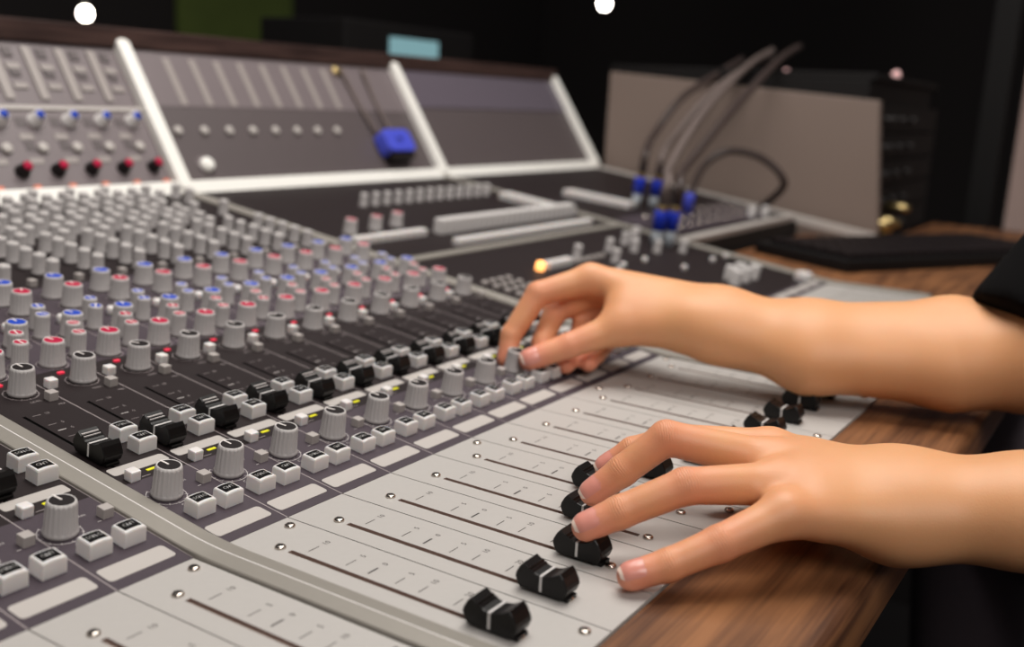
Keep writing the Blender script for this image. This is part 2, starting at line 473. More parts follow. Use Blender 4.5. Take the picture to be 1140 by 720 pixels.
LSOLO, LCUT = legend_mesh('SOLO'), legend_mesh('CUT')
b = MB(); b.box(-2.8, 2.8, -2.8, 2.8, -0.3, 5.2, MT['white_plastic']); WBTN = b.mesh('push_button', 0.8)
b = MB(); b.box(-2.6, 2.6, -2.6, 2.6, -0.3, 4.6, MT['grey_plastic']); GBTN = b.mesh('push_button', 0.3)
b = MB(); b.lathe([(3.2, -0.3), (3.2, 4.6), (2.6, 5.6), (1.4, 5.9)], MT['white_plastic'], 18); RBTN = b.mesh('round_button')

# ---- sloping channel panels ----
def slope_panel(w, smax, upper=True):
    g = 0.15; b = MB(); sx = 8.3; sw = 1.8
    # plum from bend to s=68, black to 203, plum to 335, black beyond
    b.rect(g, w - g, 0, 68, 0, MT['plum'])
    x0, xa, xb, x1 = g, sx - sw / 2, sx + sw / 2, w - g
    top_s = min(203, smax)
    b.rect(x0, xa, 68, top_s, 0, MT['black_panel']); b.rect(xb, x1, 68, top_s, 0, MT['black_panel'])
    b.rect(xa, xb, 68, 76.5, 0, MT['black_panel']); b.rect(xa, xb, 157, top_s, 0, MT['black_panel']) if top_s > 157 else None
    b.rect(xa, xb, 76.5, min(157, top_s), -3, MT['deep'])
    for xx in (xa, xb):
        b.add([(xx, 76.5, 0), (xx, 157, 0), (xx, 157, -3), (xx, 76.5, -3)], [(0, 1, 2, 3)], MT['deep'])
    if smax > 203:
        b.rect(g, w - g, 203, 338, 0, MT['plum']); b.rect(g, w - g, 338, smax, 0, MT['black_panel'])
    for x in (g, w - g): b.add([(x, 0, 0), (x, smax, 0), (x, smax, -3), (x, 0, -3)], [(0, 1, 2, 3)], MT['black_panel'])
    b.add([(g, 0, 0), (w - g, 0, 0), (w - g, 0, -1.5), (g, 0, -1.5)], [(0, 1, 2, 3)], MT['plum'])
    return b.mesh('channel_panel', fix=False)


def arc_print(b, x, s, r, mtl, full=False):
    n = 30; a0, a1 = math.radians(-240), math.radians(60); w = 0.16
    v = []; f = []
    for i in range(n + 1):
        a = a0 + (a1 - a0) * i / n
        v += [(x + (r - w) * math.cos(a), s + (r - w) * math.sin(a), 0.06), (x + (r + w) * math.cos(a), s + (r + w) * math.sin(a), 0.06)]
    for i in range(n): f.append((2 * i, 2 * i + 1, 2 * i + 3, 2 * i + 2))
    b.add(v, f, mtl)
    for i in range(11):
        a = a0 + (a1 - a0) * i / 10; c, si = math.cos(a), math.sin(a)
        b.add([(x + (r + d) * c - e * si, s + (r + d) * si + e * c, 0.07) for d, e in ((-1.1, -.13), (-1.1, .13), (0.6, .13), (0.6, -.13))], [(0, 3, 2, 1)], mtl)


def slope_print(upper=True):
    b = MB(); pl = MT['print_light']; pg = MT['line']
    b.rect(P - 0.3, P + 0.3, 0, 338 if upper else 150, 0.05, pg)
    arc_print(b, 9.2, 49.0, 9.0, pl)
    b.text('L', 2.6, 1.6, 40.5, 0.06, pl); b.text('C', 2.6, 9.4, 37.6, 0.06, pl); b.text('R', 2.6, 18.2, 41.5, 0.06, pl)
    b.text('PAN', 2.4, 23.5, 56, 0.06, pl); b.rect(26, 28, 47.4, 47.8, .06, pl)
    b.rect(12, 17, 69.8, 70.2, 0.06, pg)
    for s, t in ((155.2, '10'), (142.0, '5'), (134.0, '0'), (125.6, '5'), (114.0, '10'), (104.0, '20')):
        w = 0.7 if t == '0' else 0.35
        b.rect(12.0, 16.5, s - w / 2, s + w / 2, 0.06, pl if t == '0' else pg)
        b.text(t, 2.9, 20.0, s, 0.06, pg)
    if upper:
        arc_print(b, 23.6, 183.5, 8.8, pg)
        b.text('LEVEL', 2.4, 24, 170.5, 0.06, pg); b.text('MIX', 2.4, 33, 161.5, 0.06, pg)
        for x, s, r in ((24, 211.5, 8.6), (24, 247, 8.6), (22, 296, 8.6), (22, 317, 8.6)): arc_print(b, x, s, r, pg)
        for x, s in ((7.5, 217), (14, 232), (8, 253), (14.5, 267)): arc_print(b, x, s, 6.2, pg)
    return b.mesh('panel_print', fix=False)


panel_full = slope_panel(P, S_END); panel_near = slope_panel(P, 203)
pp_full, pp_near = slope_print(True), slope_print(False)
b = MB(); b.rrect(1.6, 33.6, 5.9, 16.0, 2.0, -0.1, 0.25, MT['label']); strip1 = b.mesh('label_strip')
b = MB(); b.rrect(2.6, 34.4, 77.2, 84.6, 1.6, -0.1, 0.25, MT['label']); strip2 = b.mesh('label_strip')
b = MB(); b.box(-2.6, 2.6, -0.8, 0.8, 0, 0.35, MT['yellow_led']); yl = b.mesh('indicator')
b = MB(); b.rrect(-2.0, 2.0, -1.3, 1.3, 0.8, -0.1, 0.9, MT['red_led']); rl = b.mesh('indicator')

CH0 = [(i * P, i) for i in range(12)] + [(-BW - (k + 1) * P, -(k + 1)) for k in range(4)]
for x0, i in CH0:
    left = i < 0
    o = part('fader_plate', plate_me, K, (x0, 0, 0)); sub('fader_scale', print_me, o)
    for y in (-20.6, -140.6):
        sub('screw', screw_me, o, loc=(SLX, y, 0))
    if i in (0, 4, 8, -1, 11):
        for y in (-8.1, -158.2): sub('screw', screw_me, o, loc=(30.2, y, 0))
    c = part('fader_cap', cap_me, K, (x0 + SLX, {2: -126.5, 3: -109.0, 4: -94.0, 5: -106.0, 6: -122.0}.get(i, -130.8) + random.uniform(-0.3, 0.3), 0), label='black channel fader cap with a white centre line')
    sub('pointer_line', line_me, c)
    o = part('channel_panel', panel_near if left else panel_full, K, on2(x0, 0), TH)
    sub('panel_print', pp_near if left else pp_full, o)
    part('label_strip', strip1, K, on2(x0, 0), TH); part('label_strip', strip2, K, on2(x0, 0), TH)
    for txt, lm, x, s in (('SOLO', LSOLO, 10.2, 28.0), ('CUT', LCUT, 26.0, 27.4), ('CUT', LCUT, 31.0, 94.3), ('SOLO', LSOLO, 31.4, 109.5)):
        q = part('legend_button', LEG, K, on2(x0 + x, s), TH, label='white button with a black %s legend' % txt)
        sub('legend', lm, q)
    knob('pan_knob', BIG, CAPB['black'], 'black', x0 + 9.4, 49.2, random.uniform(0, 25))
    part('push_button', GBTN, K, on2(x0 + 31.5, 50.2), TH, label='small grey push button')
    part('push_button', WBTN, K, on2(x0 + 7.0, 70.4), TH, label='small white push button')
    part('indicator', yl, K, on2(x0 + 20.5, 74.0), TH, label='lit yellow legend')
    c = part('short_fader_cap', cap_me, K, on2(x0 + 8.6, 98.0 + random.uniform(-1, 1)), TH, label='black short fader cap with a white line and painted ridge highlights')
    sub('pointer_line', line2_me, c)
    if left: continue
    knob('level_knob', BIG, CAPB['black'], 'black', x0 + 24.0, 183.4, random.uniform(0, 40))
    part('push_button', WBTN, K, on2(x0 + 4.2, 183.5), TH, label='small white push button')
    part('push_button', GBTN, K, on2(x0 + 32.0, 169.5), TH, label='small grey push button')
    part('indicator', rl, K, on2(x0 + 19.8, 197.5), TH, label='lit red indicator lamp')
    for c, x, s in (('red', 23.8, 211.0), ('blue', 24.2, 247.0), ('red', 22.0, 296.5), ('blue', 22.0, 317.5)):
        knob('equalizer_knob', BIG, CAPB[c], c, x0 + x, s)
    for c, x, s in (('red', 7.2, 216.8), ('red', 13.8, 231.5), ('blue', 7.6, 252.6), ('blue', 14.0, 267.2)):
        knob('filter_knob', SMALL, CAPS[c], c, x0 + x, s, small=True)
    part('round_button', RBTN, K, on2(x0 + 33.0, 270.0), TH, label='round white push button')
    part('push_button', GBTN, K, on2(x0 + 24.0, 344.5), TH, label='small grey push button')
    for s in (351, 367, 383, 399, 415):
        knob('send_knob', SMALL, CAPS['grey'], 'grey', x0 + 7.0, s)
    if i < 10:
        for k, s in enumerate((437, 455, 473, 491, 509, 527, 545)):
            knob('monitor_send_knob', SMALL, CAPS['grey'], 'grey', x0 + 7.0 + (2 if k % 2 else 0), s)
        for k, s in enumerate((419, 437, 453, 469, 485, 501, 517, 533)):
            knob('cue_knob', SMALL, CAPS['grey'], 'grey', x0 + 25.5 + (4 if k % 2 else 0), s)
    else:
        for s in (470, 520, 540): knob('cue_knob', SMALL, CAPS['grey'], 'grey', x0 + 14, s)

# ---- bay dividers ----
def divider(x0, y_front=-166.0, s_back=S_END, s_from=None):
    b = MB()
    sec = [(0.0, -2.5), (0.3, 1.3), (0.8, 1.7), (8.2, 2.5), (8.8, 2.5), (BW - 1.2, 1.9), (BW - 0.4, 1.4), (BW - 0.2, -2.5)]
    path = []
    if s_from is None:
        path.append((y_front, None))
    for s in ([] if s_from is None else [s_from]): path.append((s, 'p'))
    v = []; rows = 0
    stations = []
    if s_from is None:
        stations += [(np.array([0, y_front, 0]), np.array([0, 0, 1])), (np.array([0, -16, 0.]), np.array([0, 0, 1.]))]
        for k in range(1, 12):
            t = k / 12 * TH; stations.append((np.array([0, -16 + 32 * k / 12, 16 * TH * (k / 12)**2]), np.array([0, -math.sin(t), math.cos(t)])))
        st0 = 17
    else: st0 = s_from
    for s in np.linspace(st0, s_back, 6): stations.append((on2(0, s), np.array([0, -ST, CT])))
    for p, n in stations:
        for x, h in sec: v.append((x0 + x, p[1] + h * n[1], p[2] + h * n[2]))
    k = len(sec); f = []
    for i in range(len(stations) - 1):
        for j in range(k - 1): f.append((i * k + j, i * k + j + 1, (i + 1) * k + j + 1, (i + 1) * k + j))
    f.append(tuple(range(k))); f.append(tuple((len(stations) - 1) * k + j for j in range(k)))
    b.add(v, f, MT['divider'])
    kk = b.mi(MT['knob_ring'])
    for i in range(len(stations) - 1): b.m[i * (k - 1) + 3] = kk  # pale ridge face paints in the highlight along the bar
    return b.mesh('bay_divider')


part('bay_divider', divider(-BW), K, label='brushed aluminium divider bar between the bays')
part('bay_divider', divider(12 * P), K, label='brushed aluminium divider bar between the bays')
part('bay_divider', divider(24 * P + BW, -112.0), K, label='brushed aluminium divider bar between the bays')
b = MB(); b.box(END + 2, END + 18, 62, S_END, -9, 3, MT['label'])
part('patch_bay_end_rail', b.mesh('patch_bay_end_rail', 1.0), K, (0, 0, 0), TH, label='pale end rail of the patch bay')
b = MB(); b.box(BAY[2] + 2, END, 0, 13, -20, 2.6, MT['label'])
part('patch_bay_rail', b.mesh('patch_bay_rail', 0.8), K, on2(0, 187), TH)

# ---- master section ----
X0 = BAY[1]
for k in range(12):
    o = part('fader_plate', plate_me, K, (X0 + k * P, 0, 0)); sub('fader_scale', print_me, o)
b = MB(); b.box(X0, X0 + 12 * P, 0, 270, -3, 0, MT['black_panel']); b.box(X0, X0 + 12 * P, 0, 20, -0.1, 0.1, MT['plum'])
part('master_panel', b.mesh('master_panel'), K, (0, 0, 0), TH, label='dark master section panel')
b = MB(); b.box(X0, X0 + 12 * P, 281, S_END, -3, 0, MT['black_panel'])
part('monitor_panel', b.mesh('monitor_panel'), K, (0, 0, 0), TH, label='dark monitor section panel')
b = MB(); b.box(X0 - 12, X0 + 12 * P, 270, 281, -3, 2.0, MT['divider'])
part('master_rail', b.mesh('master_rail', 0.6), K, (0, 0, 0), TH)
for k in range(12):
    b_ = on2(X0 + k * P, 0)
    part('label_strip', strip1, K, b_, TH)
b = MB(); b.box(-13, 13, -4.4, 4.4, -0.3, 8.5, MT['white_plastic']); TALL = b.mesh('bank_switch', 1.0)
b = MB(); b.box(-4.8, 4.8, -4.6, 4.6, -0.3, 7.0, MT['white_plastic']); KEY = b.mesh('bank_key', 0.9)
b = MB(); b.box(-4.6, 4.6, -5.5, 5.5, -0.3, 16.0, MT['knob_ring']); KEYG = b.mesh('bank_key', 0.9)
for k in range(13): knob('bus_knob', SMALL, CAPS['grey'], 'grey', 612 + k * 20.6, 455)
for k in range(10): part('bank_key', KEY, K, on2(470 + k * 11.2, 339), TH, label='white key in a short row')
for k in range(25): part('bank_key', KEYG, K, on2(600 + k * 11.6, 337), TH, label='pale grey key in a long row')
for k in range(25): part('bank_key', KEY, K, on2(578 + k * 11.6, 296), TH, label='white key in a long row')
for k in range(9): part('bank_switch', TALL, K, on2(876 + k * 1.0, 432 - k * 11.5), TH)
for x, s in ((494, 370), (535, 372), (574, 376)): knob('master_knob', BIG, CAPB['red'], 'red', x, s)
# small dark keys in rows, lower master section
b = MB(); b.box(-3.2, 3.2, -2.4, 2.4, -0.3, 3.2, MT['grey_plastic']); MINI = b.mesh('mini_key', 0.5)
for r in range(4):
    for k in range(9):
        part('mini_key', MINI, K, on2(476 + r * 13, 92 + k * 12.5), TH)
part('orange_lamp', RBTN, K, on2(580, 197), TH).data = (lambda: (lambda q: (q.lathe([(4.6, -0.3), (4.6, 6.5), (3.6, 8.4), (1.6, 9.2)], MT['orange_led'], 18), q.mesh('orange_lamp'))[1])(MB()))()
for k in range(4): part('bank_key', KEY, K, on2(596 + k * 12.5, 197), TH, label='white key beside the orange lamp')
for k in range(6): part('mini_key', MINI, K, on2(650 + k * 12, 196), TH)
for x, s in ((668, 205), (700, 175), (742, 205), (776, 190), (806, 175), (820, 214), (846, 160), (884, 190), (800, 215), (850, 225)):
    knob('monitor_knob', SMALL, CAPS['grey'], 'grey', x, s)
for x, s in ((664, 152), (690, 160), (742, 160), (760, 120), (842, 120), (884, 120)):
    part('round_button', RBTN, K, on2(x, s), TH, label='round white push button')
b = MB(); b.rrect(-11, 11, -8, 8, 3, -0.3, 9, MT['white_plastic']); part('talkback_key', b.mesh('talkback_key', 1.2), K, on2(884, 24), TH, label='large white key near the divider bar')
for k in range(5): part('bank_key', KEYG, K, on2(760 + k * 14, 60 + (k % 2) * 12), TH)
for k in range(12):                                               # level knob that stands alone by the bar
    pass
knob('level_knob', BIG, CAPB['black'], 'black', 12 * P - 9, 183.4) if False else None

# ---- patch bay (right bay, upper part) ----
b = MB(); b.box(BAY[2], END, 200, S_END, -4, 0, MT['black_panel']); b.box(BAY[2] + 20, END - 20, 215, 300, -0.1, 0.6, MT['plum'])
part('patch_panel', b.mesh('patch_panel'), K, (0, 0, 0), TH, label='dark patch bay panel of sockets')
b = MB(); b.lathe([(5.5, -0.3), (5.5, 1.6), (4.0, 1.6), (3.8, 0.4)], MT['chrome'], 20); JACK = b.mesh('jack_socket')
for k in range(11):
    for s in (235, 262, 289):
        part('jack_socket', JACK, K, on2(1010 + k * 33, s), TH)
for k in range(9): part('bank_switch', TALL, K, on2(1022 + k * 3.5, 418 - k * 10.5), TH)
for x, s in ((1290, 215), (1330, 232), (1250, 222)): part('bank_key', KEYG, K, on2(x, s), TH)

# ---- meter bridge ----
A56 = math.radians(56)
b = MB(); b.box(XL, END + 12, -9, 10, -6, 6, MT['white_rail'])
part('bridge_rail', b.mesh('bridge_rail', 1.5), K, (0, YB, ZB), A56, label='white enamelled lower rail of the meter bridge')
UP = [-BW / 2, 12 * P + BW / 2, 24 * P + 1.5 * BW, END + BW / 2]
b = MB(); b.rrect(-8, 8, 0, 181, 6, -4, 9, MT['white_rail']); up_me = b.mesh('bridge_upright', 1.2)
for x in UP: part('bridge_upright', up_me, K, (x, YB, ZB), A56, label='white enamelled upright of the meter bridge')
# back shell and wooden top
dy, dz = math.cos(A56), math.sin(A56)
Lm = 176
pts = [(YB + 4 * dz, ZB - 4 * dy), (YB + Lm * dy + 4 * dz, ZB + Lm * dz - 4 * dy), (YB + Lm * dy + 60, ZB + Lm * dz - 4 * dy), (YB + Lm * dy + 60, ZB - 10)]
b = prof_solid(XL, END + 12, pts, MT['chassis']); part('bridge_shell', b.mesh('bridge_shell'), K)
b = MB(); b.box(XL - 4, END + 16, YB + Lm * dy - 4, YB + Lm * dy + 70, ZB + Lm * dz - 1, ZB + Lm * dz + 20, MT['wood_dark'])
part('bridge_top', b.mesh('bridge_top', 2), K, label='dark brown wooden cap of the meter bridge')


def mb_part(name, bld, x, L, label=None, rz=0, bev=0):
    return part(name, bld.mesh(name, bev) if isinstance(bld, MB) else bld, K, (x, YB + L * dy, ZB + L * dz), A56, rz, label)


b = MB(); b.box(XL, 12 * P, 9, 96, -4, -0.5, MT['bridge_panel']); b.box(XL, 12 * P, 96, 100, -4, 1.6, MT['label']); b.box(XL, 12 * P, 100, 176, -4, -1.5, MT['bridge_panel'])
mb_part('meter_panel', b, 0, 0)
b = MB(); b.box(BAY[1], 24 * P + BW, 9, 104, -4, -0.5, MT['bridge_dark']); b.box(BAY[1], 24 * P + BW, 104, 176, -4, 0, MT['bridge_panel'])
mb_part('meter_panel', b, 0, 0)
b = MB(); b.box(BAY[2], END, 9, 112, -4, -0.5, MT['bridge_dark']); mb_part('blank_panel', b, 0, 0)
b = MB(); b.box(BAY[2], END, 112, 176, -4, 1.0, MT['bridge_glass']); mb_part('bridge_screen', b, 0, 0, 'smooth violet grey screen strip')
b = MB(); b.rrect(-4.5, 4.5, 0, 60, 1, -1, 0.6, MT['meter_bar']); bar_me = b.mesh('level_meter')
b = MB(); b.box(-7, 7, 0, 6, -1.6, 0.3, MT['meter_bar']); b.box(-5, 5, 14, 24, -1.6, 0.2, MT['bridge_dark']); tag_me = b.mesh('meter_label')
b = MB(); b.lathe([(7.5, -1), (7.5, 2), (6, 3), (5.6, 11), (5, 12)], MT['knob_ring'], 22); b.lathe([(4.4, 11.5), (4.4, 12.4)], MT['cap_blue'], 18); b.box(-1, 1, -6.0, -1, 11.6, 12.6, MT['cap_black'])
kb = b.mesh('meter_knob')
b = MB(); b.lathe([(7, -1), (7, 2), (5.5, 3), (5, 11), (4.6, 12)], MT['cap_black'], 22); b.lathe([(4.4, 11.5), (4.4, 12.6)], MT['cap_red'], 18)
kr = b.mesh('meter_knob')
b = MB(); b.rrect(-3.4, 3.4, -2.4, 2.4, 0.8, -1, 2.5, MT['orange_btn']); ob = b.mesh('orange_button')
b = MB(); b.lathe([(5.2, -1), (5.2, 3), (4, 4)], MT['label'], 20); dot_me = b.mesh('dot_button')
for k in range(4, 12):
    x = 17.5 + k * 36.4
    mb_part('level_meter', bar_me, x - 8, 108); mb_part('meter_label', tag_me, x + 8, 120); mb_part('meter_label', tag_me, x + 8, 142)
    mb_part('meter_knob', kb, x + 6, 84, 'pale knob with a blue cap')
    mb_part('dot_button', dot_me, x + 2, 54)
    mb_part('meter_knob', kr, x + 8, 30, 'black knob with a red cap')
    mb_part('meter_label', tag_me, x - 9, 64); mb_part('meter_label', tag_me, x - 9, 38)
    mb_part('orange_button', ob, x + 16, 12.5, 'small orange button')
for k in range(8):
    x = 478 + k * 36.2
    mb_part('level_meter', bar_me, x + 27, 106); mb_part('dot_button', dot_me, x, 72.6)
b = MB(); b.lathe([(8.5, -1), (8.5, 2), (7.5, 6), (5, 7)], MT['white_rail'], 26); b.lathe([(12, -1), (12, 0.6)], MT['bridge_panel'], 26)
mb_part('volume_knob', b, 496, 30, 'white round knob alone on the dark bridge panel')
b = MB(); b.lathe([(7, -1), (7, 4), (5, 6)], MT['brass'], 22); mb_part('socket', b, 783, 163)

# ------------------------------------------------------------------ things on and around the console
def mbp(x, L, h=0):
    return np.array([x, YB + L * dy - h * dz, ZB + L * dz + h * dy])


t = thing('cable_adapter', mbp(822, 46, 8), 'violet blue adapter block hanging by two thin cords on the meter bridge', 'adapter')
b = MB(); b.rrect(-28, 28, -16, 18, 9, -7, 14, MT['violet_plastic']); b.box(-8, 6, -3, 7, 12, 15, MT['cap_black'])
part('housing', b.mesh('housing', 3), t, mbp(822, 46, 8), A56)
b = MB(); b.rrect(-24, 24, -24, -15, 4, -7, 10, MT['cap_black']); part('lower_shell', b.mesh('lower_shell', 1), t, mbp(822, 46, 8), A56)
for xa, xb in ((803, 790), (834, 834)):
    b = MB(); q = [mbp(xa + (xb - xa) * u, 62 + 104 * u, 6 - 3 * math.sin(3.1 * u)) - mbp(822, 46, 8) for u in np.linspace(0, 1, 8)]
    b.tube(q, 2.6, MT['cable_grey']); part('cord', b.mesh('cord'), t, mbp(822, 46, 8))


def bez(p, n=24):
    p = [np.array(q, float) for q in p]; out = []
    for i in range(len(p) - 1):
        a, c = p[i], p[i + 1]
        t0 = (p[min(i + 1, len(p) - 1)] - p[max(i - 1, 0)]) / 2; t1 = (p[min(i + 2, len(p) - 1)] - p[i]) / 2
        for k in range(n // (len(p) - 1)):
            u = k / (n // (len(p) - 1)); out.append((2 * u**3 - 3 * u**2 + 1) * a + (u**3 - 2 * u**2 + u) * t0 + (-2 * u**3 + 3 * u**2) * c + (u**3 - u**2) * t1)
    out.append(p[-1]); return out


def patch_cable(base, mids, mtl, label, hplug=34, clear=True):
    t = thing('patch_cable', base, label, 'cable', 'patch cables in the patch bay')
    b = MB(); b.lathe([(7.0, 0), (7.0, hplug * 0.55), (5.5, hplug * 0.6)], MT['clear'], 18); part('plug_body', b.mesh('plug_body'), t, base, TH, label='frosted grey plug body')
    b = MB(); b.lathe([(8.2, 0), (8.2, hplug * 0.62), (7.4, hplug * 0.68)], MT['blue_plastic'], 18); part('plug_boot', b.mesh('plug_boot'), t, base + on2(0, 0, hplug * 0.58), TH, label='blue plug boot')
    b = MB(); b.lathe([(5.6, 0), (6.2, 4), (6.2, 9), (4.6, 11)], MT['brass'], 18); part('strain_relief', b.mesh('strain_relief'), t, base + on2(0, 0, hplug * 1.22), TH, label='brass strain relief')
    top_ = base + on2(0, 0, hplug * 1.22 + 8)
    b = MB(); b.tube([np.array(q) - base for q in bez([top_, top_ + on2(0, 0, 30)] + mids, 40)], 5.8, mtl, 12); part('cord', b.mesh('cord'), t, base)


E1, E2 = np.array([1690., 520, 300]), np.array([1720., 450, 310])
patch_cable(on2(1074, 336), [pd(728, 150, 1600), pd(760, 108, 1650), pd(800, 82, 1760), pd(826, 66, 1900)], MT['cable_brown'], 'dark patch cable with blue plug, farthest left of the upper pair')
patch_cable(on2(1091, 317), [pd(752, 150, 1600), pd(792, 104, 1640), pd(830, 76, 1730), pd(858, 62, 1880)], MT['cable_grey'], 'grey patch cable with blue plug beside the leftmost dark cable')
patch_cable(on2(843, 195), [pd(746, 185, 1330), pd(784, 124, 1450), pd(832, 74, 1690), pd(860, 56, 1830)], MT['cable_grey'], 'grey patch cable rising from the near pair of blue plugs, left one')
patch_cable(on2(862, 187), [pd(762, 188, 1330), pd(814, 124, 1450), pd(866, 68, 1680), pd(890, 52, 1820)], MT['cable_brown'], 'brown patch cable rising from the near pair of blue plugs, right one')
base = on2(1132, 280)
t = thing('patch_cable', base, 'brown patch cable looping in an arc before the taupe cabinet side', 'cable', 'patch cables in the patch bay')
b = MB(); b.lathe([(8, 0), (8, 26), (6, 30)], MT['violet_plastic'], 18); part('plug_boot', b.mesh('plug_boot'), t, base, TH, label='violet plug boot')
b = MB(); b.tube([q - base for q in bez([base + on2(0, 0, 28), pd(784, 184, 1560), pd(812, 168, 1570), pd(850, 177, 1580), pd(873, 205, 1590), on2(1325, 235, 7)], 42)], 6.0, MT['cable_brown'], 12)
part('cord', b.mesh('cord'), t, base)

# side desk with keyboard
D = thing('side_desk', (1180, 20, -750), 'walnut side desk top below the patch bay', 'desk')
b = MB(); b.box(BAY[2] + 21, 1398, -235, 176, -34, -2, MT['wood']); b.box(1398, 1800, -235, 56, -34, -2, MT['wood']); part('desk_top', b.mesh('desk_top', 3), D)
b = MB(); b.box(1740, 1790, -200, 40, -750, -34, MT['chassis']); part('desk_leg', b.mesh('desk_leg', 3), D)
KC = (1240, -22, -2); KR = math.radians(-29)
kb_t = thing('control_keyboard', KC, 'black computer keyboard on the walnut side desk', 'keyboard')
b = MB(); b.box(-215, 215, -85, 85, 0, 16, MT['rack_black']); o = part('keyboard_body', b.mesh('keyboard_body', 3), kb_t, KC, 0, KR)
b = MB()
for r in range(6):
    for k in range(19): b.box(-202 + k * 21.4, -184 + k * 21.4, -76 + r * 25, -57 + r * 25, 16, 23, MT['cap_black'])
part('keys', b.mesh('keys', 1.5), kb_t, KC, 0, KR, kind='stuff')

# equipment rack: taupe side, black gear in front
R_ = thing('equipment_rack', (1600, 300, -750), 'low equipment rack with a taupe side panel and black front gear', 'rack')
b = MB(); q = [(66, -750), (66, 14), (88, 214), (560, 243), (560, -750)]; n = len(q)
b.add([(1404, y, z) for y, z in q] + [(1424, y, z) for y, z in q], [tuple(range(n - 1, -1, -1)), tuple(range(n, 2 * n))] + [(i, (i + 1) % n, n + (i + 1) % n, n + i) for i in range(n)], MT['rack_side'])
part('side_panel', b.mesh('side_panel', 2), R_, label='plain taupe side panel')
b = MB(); b.box(1424, 1900, 110, 560, -750, 205, MT['rack_black']); part('rack_case', b.mesh('rack_case'), R_)
b = MB(); b.box(1424, 1910, 100, 570, 246, 256, MT['rack_black']); b.box(1424, 1900, 110, 560, 205, 246, MT['rack_black']); part('rack_top', b.mesh('rack_top', 2), R_)
for k in range(5):
    b = MB(); z = -10 + k * 44; b.box(1430, 1890, 90, 112, z, z + 41, MT['rack_black'])
    o = part('rack_unit', b.mesh('rack_unit', 2), R_)
    c = MB(); c.lathe([(6, 0), (5, 12)], MT['chassis'], 16); me = c.mesh('rack_knob')
    for x in (1455, 1490, 1560, 1640):
        s_ = sub('rack_knob', me, o); s_.location = ((x - 1600 + 1600 - base_of(R_)[0]) / 1000 - o.location.x, (88 - base_of(R_)[1]) / 1000 - o.location.y, (z + 20 - base_of(R_)[2]) / 1000 - o.location.z); s_.rotation_euler = (math.pi / 2, 0, 0)
b = MB()
for x, z in ((1430, 22), (1445, 14), (1468, 24), (1432, -2), (1500, 18), (1560, 40), (1450, -8)):
    b.tube([(x, 95, z), (x, 62, z), (x + 2, 52, z - 1)], [8, 8, 5], MT['brass'])
part('plugs', b.mesh('plugs'), R_, kind='stuff')

b = MB(); b.lathe([(7, 0), (7, 7), (4, 11)], mat('pink_highlight_glow', (210, 170, 170), 0.3, emit=lin((215, 170, 165)), es=0.8), 16); me = b.mesh('highlight_bead')  # glowing beads added to stand in for pinkish bokeh highlights
for p_ in ((1665, 326, 256), (1583, 108, 256)): part('highlight_bead', me, R_, p_, label='small glowing bead standing in for a pinkish highlight')
# rack display behind the bridge
t = thing('display_unit', pd(461, 80, 1900), 'black unit with a lit cyan display behind the meter bridge', 'display')
p0 = pd(461, 55, 1900)
b = MB(); b.box(-190, 190, 0, 200, -140, 40, MT['rack_black']); part('case', b.mesh('case', 4), t, p0)
b = MB(); b.box(-72, 72, -3, 4, -18, 18, MT['cyan']); part('screen', b.mesh('screen', 2), t, p0, label='lit cyan screen')
b = MB(); b.box(-120, 120, 20, 180, -750 - p0[2] + 0, -140, MT['chassis']); part('stand', b.mesh('stand', 4), t, p0)

# lamps far behind
for (px, py, d, r, lab) in ((95, 15, 2600, 17, 'small bright white lamp over the left end of the meter bridge'), (673, 4, 3000, 17, 'small white lamp at the top, right of the cyan display')):
    p = pd(px, py, d)
    t = thing('studio_lamp', p, lab, 'lamp', 'small studio lamps')
    b = MB(); b.lathe([(r * 0.4, -r * 0.95), (r * 0.8, -r * 0.6), (r, 0), (r * 0.8, r * 0.6), (r * 0.4, r * 0.95)], MT['lamp'], 16); part('bulb', b.mesh('bulb'), t, p, label='lit white bulb')
    b = MB(); b.tube([(0, 0, r), (0, 0, 2000 - p[2])], 6, MT['rack_black']); part('hanging_rod', b.mesh('hanging_rod'), t, p)
# green panel added to stand in for a green glow on the back wall
p = pd(268, 10, 2700); yw = 2960
d = (yw - CP[1]) / (CR.T @ np.array([(268 - 570) / FPX, (8 - 360) / FPX, 1.0]))[1]
p = pd(268, 8, d)
t = thing('green_glow_panel', (p[0], yw, p[2]), 'green panel standing in for a green glow on the back wall', 'panel')
b = MB(); b.rrect(-300, 300, -170, 400, 60, 0, 36, MT['green']); part('glow_face', b.mesh('glow_face', 8), t, (p[0], 2998, p[2]), math.pi / 2)

#@@PERSON
# ------------------------------------------------------------------ the operator
import openvdb


